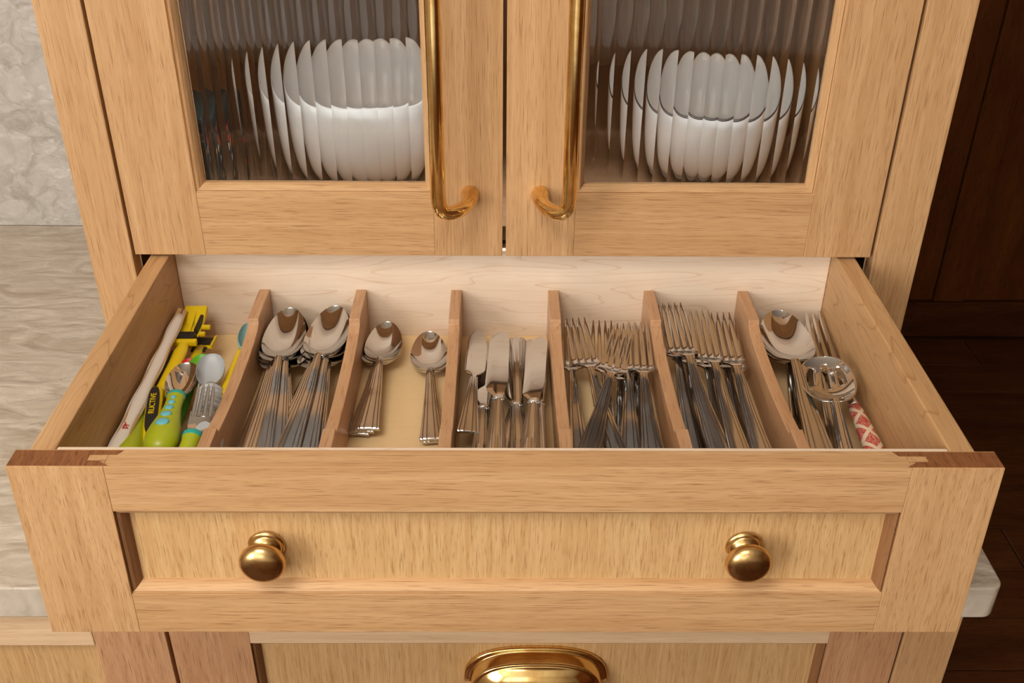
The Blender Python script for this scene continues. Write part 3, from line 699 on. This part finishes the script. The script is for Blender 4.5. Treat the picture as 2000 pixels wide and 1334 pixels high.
for kind, g, tip, tail, roll, label in TABLE:
    make(kind, tip, tail, roll, label, GR[g])
SPOS = {'slotted': ([0.2903, -0.0936, -0.065], [0.2703, -0.2825, -0.0654], -6), 'sfork': ([0.3114, 0.0105, -0.083], [0.3071, -0.2344, -0.0837], 0), 'chop': ([-0.3132, -0.0088, -0.059], [-0.3115, -0.2367, -0.0635], 24), 'pusher': ([-0.3008, 0.0016, -0.07], [-0.2997, -0.1403, -0.0721], 0), 'rake': ([-0.289, -0.0241, -0.082], [-0.2917, -0.116, -0.0786], 0), 'letter': ([-0.2823, -0.2582, -0.0784], [-0.3034, -0.1326, -0.066], 0), 'dotted': ([-0.2834, -0.1023, -0.068], [-0.2747, -0.2307, -0.0691], 0), 'kfork': ([-0.2507, -0.1549, -0.06], [-0.2541, -0.2954, -0.0803], 0), 'kleft': ([-0.3148, -0.114, -0.084], [-0.303, -0.2452, -0.0799], 0), 'red': ([-0.2857, -0.0798, -0.073], [-0.2974, -0.217, -0.0949], 0), 'grn': ([-0.2745, -0.079, -0.069], [-0.2864, -0.2157, -0.0935], 0), 'yblue': ([-0.2469, -0.0249, -0.0685], [-0.2432, -0.1948, -0.0712], 32), 'grey': ([-0.2645, -0.09, -0.0745], [-0.2414, -0.2157, -0.0817], 0)}

# ---- serving pieces with a look of their own
SG = GR['S']
vs_s = [-1, -.92, -.8, -.68, -.58, -.46, -.34, -.24, -.12, 0, .12, .24, .34, .46, .58, .68, .8, .92, 1]
def slotted_bowl():
    L, yn, W, wn = .190, .124, .0235, .0040; y0 = yn-.004; n = 34; V = []; F = []
    for k in range(n+1):
        u = .5-.5*math.cos(math.pi*k/n); e = math.sqrt(max(0, 1-(2*u-1)**2))**.75
        w_ = max(W*e*(1+.10*(2*u-1)), wn*(1-u*2) if u < .3 else 0, .0003)
        for v in vs_s:
            q = max(1-(2*u-1)**2, 0)
            V.append((v*w_, y0+u*(L-y0), .0125-.0035*math.sin(math.pi*u)-.0085*q**.8*(1-abs(v)**2.2)))
    c = len(vs_s)
    for i in range(n):
        u = .5-.5*math.cos(math.pi*(i+.5)/n)
        for j in range(c-1):
            vm = (vs_s[j]+vs_s[j+1])/2
            if (abs(vm) < .13 and .50 < u < .90) or (.44 < abs(vm) < .70 and .54 < u < .84): continue
            F.append((i*c+j, i*c+j+1, (i+1)*c+j+1, (i+1)*c+j))
    me = bpy.data.meshes.new('bowl'); me.from_pydata(V, [], F); finish(me, [M['steel']], True); return me
sl = thing('slotted_spoon', 'slotted steel serving spoon lying on top beside the red patterned handle', 'spoon', group=SG)
link('handle', handle_mesh('handle', .124, .0088, .0040, .0120, M['steel']), sl)
o = link('bowl', slotted_bowl(), sl); md = o.modifiers.new('solid', 'SOLIDIFY'); md.thickness = .0014; md.offset = -1
orient(sl, *SPOS['slotted'])

def red_print():
    m, t, b, N = nt('red_lattice_print'); L = t.links.new
    tc = N('ShaderNodeTexCoord'); sp = N('ShaderNodeSeparateXYZ'); L(tc.outputs['Object'], sp.inputs[0])
    def mth(op, a, b_):
        n = N('ShaderNodeMath', operation=op)
        for k, x in enumerate((a, b_)):
            if x is None: continue
            if isinstance(x, (int, float)): n.inputs[k].default_value = x
            else: L(x, n.inputs[k])
        return n.outputs[0]
    xk = mth('MULTIPLY', sp.outputs['X'], 56.); yk = mth('MULTIPLY', sp.outputs['Y'], 38.)
    d = []
    for op in ('ADD', 'SUBTRACT'):
        p = mth('FRACT', mth(op, mth('ADD', yk, 10.0), xk), None); d.append(mth('ABSOLUTE', mth('SUBTRACT', p, .5), None))
    mxd = mth('MAXIMUM', d[0], d[1]); inside = mth('LESS_THAN', mxd, .39)
    n = N('ShaderNodeTexNoise', i_Scale=1500.0, i_Detail=1.0); L(tc.outputs['Object'], n.inputs['Vector'])
    spk = mth('LESS_THAN', n.outputs['Fac'], .575); f = mth('MULTIPLY', inside, spk)
    mx = N('ShaderNodeMix', data_type='RGBA'); mx.inputs['A'].default_value = lin(232,212,182); mx.inputs['B'].default_value = lin(188,32,40)
    L(f, mx.inputs['Factor']); L(mx.outputs['Result'], b.inputs['Base Color']); b.inputs['Roughness'].default_value = .3; return m
M['red_print'] = red_print()
def round_handle(name, prof, mat, flat=1.0, n=28, z0=None):
    """prof = (y, half width); section squashed by flat; rests on z = 0 unless z0 is given"""
    mxr = max(p[1] for p in prof)*flat; rs = []
    for y, r in prof:
        r = max(r, .0002)
        rs.append([(math.cos(2*math.pi*k/n)*r, y, (mxr if z0 is None else z0)+math.sin(2*math.pi*k/n)*r*flat) for k in range(n)])
    return rings(name, rs, mat)
sf = thing('serving_fork', 'long serving fork with a red and cream patterned handle', 'fork', group=SG)
fk = fork_meshes('serving', .245, .128, .178, .0150, .01, .0030, handle=False)
link('head', fk[1], sf)
for tme in fk[2]: link('tine', tme, sf)
link('neck', round_handle('neck', [(.094, .0036), (.100, .0036), (.112, .0034), (.130, .0030), (.134, .0022)], M['steel'], .7, z0=.0110), sf)
link('handle', round_handle('handle', [(0, .001), (.001, .0050), (.004, .0078), (.02, .0088), (.05, .0082), (.08, .0066), (.094, .0056), (.0965, .0044), (.0975, .001)], M['red_print'], .72, z0=.0085), sf)
orient(sf, *SPOS['sfork'])

# ---- children's cutlery in the left compartment
KG = "children's cutlery in the left compartment"
M['yellow'] = plain('yellow_plastic', lin(232,200,18), .35)
M['black'] = plain('black_rubber', lin(26,24,22), .5)
M['lime'] = plain('lime_green_handle', lin(172,184,30), .34)
M['teal'] = plain('teal_rubber', lin(38,170,158), .4)
M['dot'] = plain('light_blue_rubber', lin(110,196,214), .4)
M['grey_sil'] = plain('pale_grey_silicone', lin(182,187,190), .42)
M['red_sil'] = plain('red_silicone', lin(212,24,30), .4)
M['green_sil'] = plain('green_silicone', lin(98,180,34), .4)
M['sky'] = plain('sky_blue_silicone', lin(150,208,214), .4)
M['paper'] = plain('white_paper_sleeve', lin(244,236,226), .7)
M['bamboo'] = plain('bamboo_wood', lin(198,158,112), .6)
M['red_ink'] = plain('red_ink', lin(206,50,40), .6)
def small_bowl(name, L, y0, W, wn, depth, mat, zr=.0095, th=.0014, steep=2.4):
    st = []; n = 22
    for k in range(n+1):
        u = .5-.5*math.cos(math.pi*k/n); e = math.sqrt(max(0, 1-(2*u-1)**2))**.85
        st.append((y0+u*(L-y0), 0, max(W*e, wn if u < .12 else 0, .0003), u))
    return sheet(name, [s[:3] for s in st], [-1+j/8 for j in range(17)],
                 lambda i, y, v: zr - depth*max(0, 1-(2*st[i][3]-1)**2)**.8*(1-abs(v)**steep), lambda i, v: th, mat)
BULB = [(0, .001), (.0012, .006), (.006, .0108), (.014, .0134), (.024, .0140), (.036, .0126), (.052, .0098), (.068, .0075), (.080, .0070), (.086, .0078), (.088, .0072)]
def kid_spoon(label, pos, dots=False, handle='lime', fork=False, bowlmat=None, scale=1.0):
    kind = 'toddler_fork' if fork else 'toddler_spoon'
    t = thing(kind, label, 'fork' if fork else 'spoon', group=KG)
    P = [(y*scale, r) for y, r in BULB]
    link('handle', round_handle('handle', P, M[handle], .82), t); zc = .0140*.82
    link('collar', round_handle('collar', [(.084*scale, .0060), (.0862*scale, .0082), (.0905*scale, .0078), (.093*scale, .0050)], M['teal'], .82, z0=zc), t)
    if dots:
        for k, (yy, rr) in enumerate(((.032, .0056), (.0475, .0046), (.060, .0038), (.070, .0031), (.0785, .0025))):
            yy *= scale
            me = lathe('dot', [(0, -.001), (rr*1.0, -.0008), (rr*.97, .0004), (rr*.6, .0011), (0, .0013)], M['dot'], 20)
            d = link('dot', me, t); i = max(k2 for k2, a in enumerate(P) if a[0] <= yy); a, b_ = P[i], P[i+1]
            hw = a[1]+(b_[1]-a[1])*(yy-a[0])/(b_[0]-a[0]); d.location = (0, yy, zc+hw*.82-.0002)
            d.rotation_euler = (-math.atan2((b_[1]-a[1])*.82, b_[0]-a[0])*-1, 0, 0)
    L0 = .090*scale
    if fork:
        hd = fork_meshes('kid', L0+.052, L0-.002, L0+.028, .0092, .004, .0032, handle=False)
        for me in [hd[1]] + hd[2]:
            for v in me.vertices: v.co.z += zc-.009
        link('head', hd[1], t)
        for me in hd[2]: link('tine', me, t)
    else:
        link('bowl', small_bowl('bowl', L0+.050, L0-.003, .0136, .0034, .0085, M[bowlmat] if bowlmat else M['steel'], zr=zc+.001), t)
    orient(t, *pos); return t
kid_spoon('lime toddler spoon with five light blue dots on its bulbous handle', SPOS['dotted'], dots=True, scale=.88)
kid_spoon('steel toddler fork with lime handle and teal collar next to the divider', SPOS['kfork'], fork=True)
kid_spoon('lime toddler spoon with teal collar against the left drawer side', SPOS['kleft'])
def soft_spoon(label, bowl, handle, pos, L=.14, W=.0115, hw=.0052):
    t = thing('feeding_spoon', label, 'spoon', group=KG)
    link('handle', round_handle('handle', [(0, .001), (.001, hw*.8), (.01, hw), (L*.5, hw*.9), (L-.046, hw*.6), (L-.036, hw*.5)], M[handle], .6), t)
    link('bowl', small_bowl('bowl', L, L-.042, W, hw*.6, .006, M[bowl], zr=.0085, th=.0022), t)
    orient(t, *pos); return t
soft_spoon('red toddler spoon showing only its tip beside the green one', 'red_sil', 'red_sil', SPOS['red'])
soft_spoon('green toddler spoon showing its round tip behind the grey spoon', 'green_sil', 'green_sil', SPOS['grn'])
soft_spoon('yellow handled spoon with a sky blue bowl leaning along the first divider', 'sky', 'yellow', SPOS['yblue'], L=.17, W=.0085, hw=.0066)
# grey self-feeding spoon with ribbed collar
g = thing('ribbed_spoon', 'pale grey silicone spoon with a ribbed collar on top of the pile', 'spoon', group=KG)
link('bowl', small_bowl('bowl', .128, .082, .0125, .0050, .0110, M['grey_sil'], zr=.0215, th=.0024, steep=4.5), g)
link('neck', round_handle('neck', [(.052, .0082), (.070, .0080), (.084, .0066), (.092, .0050)], M['grey_sil'], .9, z0=.0125), g)
for k in range(5):
    yy = .054+k*.0066
    link('ring', tube_mesh('ring', [(math.cos(a)*(.0098-.0002*k), yy, .0125+math.sin(a)*(.0092-.0002*k)) for a in [2*math.pi*j/28 for j in range(29)]], .0026, M['grey_sil'], 10), g)
link('handle', round_handle('handle', [(0, .001), (.001, .008), (.008, .0125), (.022, .0138), (.036, .0120), (.048, .0086), (.054, .0078)], M['grey_sil'], .85), g)
orient(g, *SPOS['grey'])
# digger shaped pusher
p = thing('toy_pusher', 'yellow and black digger shaped pusher, its scoop against the drawer back', 'pusher', group=KG)
def lb(n, lo, hi, mat, par, bevel=.0008, rot=None):
    o = box(n, lo, hi, M[mat], par, bevel=bevel)
    return o
lb('scoop', (-.0105, .098, .004), (.0105, .142, .006), 'yellow', p)
prism('scoop_ridge', [(.121, .006), (.142, .006), (.142, .0135), (.139, .0135)], 0, -.0105, .0105, M['yellow'], p, bevel=.0005)
prism('scoop_web', [(.100, .006), (.134, .006), (.137, .0125)], 0, -.0014, .0014, M['yellow'], p)
lb('black_edge', (-.0128, .096, .0035), (-.0100, .134, .0100), 'black', p)
lb('black_edge', (.0062, .101, .0050), (.0092, .129, .0112), 'black', p)
lb('black_edge', (-.0128, .0905, .0030), (.0092, .1000, .0105), 'black', p, .0018)
lb('side_hook', (.0095, .112, .0035), (.0185, .1170, .0075), 'yellow', p, .0015)
lb('side_hook', (.0095, .101, .0030), (.0160, .1055, .0070), 'yellow', p, .0015)
lb('cross_bar', (-.0120, .0850, .0025), (.0120, .0905, .0085), 'yellow', p, .0016)
link('handle', round_handle('handle', [(0, .001), (.001, .0055), (.006, .0072), (.03, .0068), (.055, .0062), (.072, .0066), (.082, .0050), (.090, .0042)], M['yellow'], .62), p)
lb('grip_strip', (-.0084, .012, .0006), (-.0058, .074, .0062), 'black', p, .0012)
orient(p, *SPOS['pusher'])
p = thing('toy_rake', 'small yellow tool head with two square black pads beside the digger pusher', 'pusher', group=KG)
lb('head', (-.0100, .074, .0020), (.0100, .092, .0040), 'yellow', p)
lb('black_pad', (-.0085, .0775, .0041), (.0085, .0905, .0056), 'black', p)
lb('black_pad', (-.0075, .0655, .0030), (.0065, .0735, .0050), 'black', p)
lb('edge_rail', (-.0112, .0735, .0020), (-.0092, .0930, .0068), 'yellow', p)
lb('edge_rail', (.0092, .0735, .0020), (.0112, .0930, .0068), 'yellow', p)
link('handle', round_handle('handle', [(0, .001), (.001, .0045), (.006, .0056), (.05, .0050), (.075, .0046)], M['yellow'], .6), p)
orient(p, *SPOS['rake'])
# yellow handle with lettered black pad
p = thing('lettered_spoon', 'yellow toy handled spoon with yellow lettering on a black oval pad', 'spoon', group=KG)
link('handle', round_handle('handle', [(0, .001), (.0008, .0045), (.004, .0068), (.02, .0072), (.05, .0064), (.085, .0040)], M['yellow'], .55), p)
def oval(name, y0, y1, w_, z, h, mat):
    out = []
    for k in range(28):
        a = 2*math.pi*k/28; c, s = math.cos(a), math.sin(a)
        out.append((math.copysign(abs(c)**.6, c)*w_, (y0+y1)/2+math.copysign(abs(s)**.75, s)*(y1-y0)/2))
    return prism(name, out, 2, z, z+h, M[mat], p)
oval('black_pad', .0035, .062, .0049, .0068, .0016, 'black')
link('bowl', small_bowl('bowl', .128, .082, .0110, .0036, .007, M['yellow'], zr=.0095), p)
fc = bpy.data.curves.new('lettering', 'FONT'); fc.body = 'RUCTIVE'; fc.size = .0068; fc.extrude = .0003; fc.align_x = 'CENTER'; fc.align_y = 'CENTER'
to = bpy.data.objects.new('lettering_source', fc); COL.objects.link(to)
bpy.context.view_layer.update()
tme = bpy.data.meshes.new_from_object(to.evaluated_get(bpy.context.evaluated_depsgraph_get())); bpy.data.objects.remove(to)
tme.materials.clear(); tme.materials.append(M['yellow'])
tx = link('lettering', tme, p); tx.location = (.0, .026, .0086); tx.rotation_euler = (0, 0, R(-90)); tx['label'] = 'yellow raised lettering'
orient(p, *SPOS['letter'])
# wrapped chopsticks
p = thing('chopsticks', 'pair of chopsticks in a white paper sleeve along the left drawer side', 'chopsticks', group=KG)
for x in (-.0026, .0026):
    rs = [[(x+sx*r, y, .0028+sz*r) for sx, sz in ((-1, -1), (1, -1), (1, 1), (-1, 1))] for y, r in ((0, .0024), (.228, .0019))]
    link('chopstick', rings('chopstick', rs, M['bamboo'], smooth=False), p)
rs = []
for k in range(25):
    s = k/24; y = .004+s*.214; w_ = .0066 - .0014*s + .0006*math.sin(s*23); h = .0030+.0005*math.sin(s*17+1); zc = .0030
    rs.append([(w_*cx, y, zc+h*cz) for cx, cz in ((-1, -.1), (-.72, -.85), (0, -1), (.72, -.85), (1, -.1), (.95, .15), (.5, .95), (-.1, 1.05), (-.6, .8), (-.95, .2))])
link('paper_sleeve', rings('paper_sleeve', rs, M['paper']), p)
for k, (dx, dy, a) in enumerate(((0, 0, 30), (.0012, .0018, -40), (-.0012, .0022, 80), (.0004, .0042, 10), (-.0008, .0056, -60))):
    q = box('red_mark', (-.0020, -.0004, 0), (.0020, .0004, .0002), M['red_ink'], p, bevel=0); q.location = (dx-.001, .038+dy, .0064); q.rotation_euler = (0, 0, R(a))
orient(p, *SPOS['chop'])
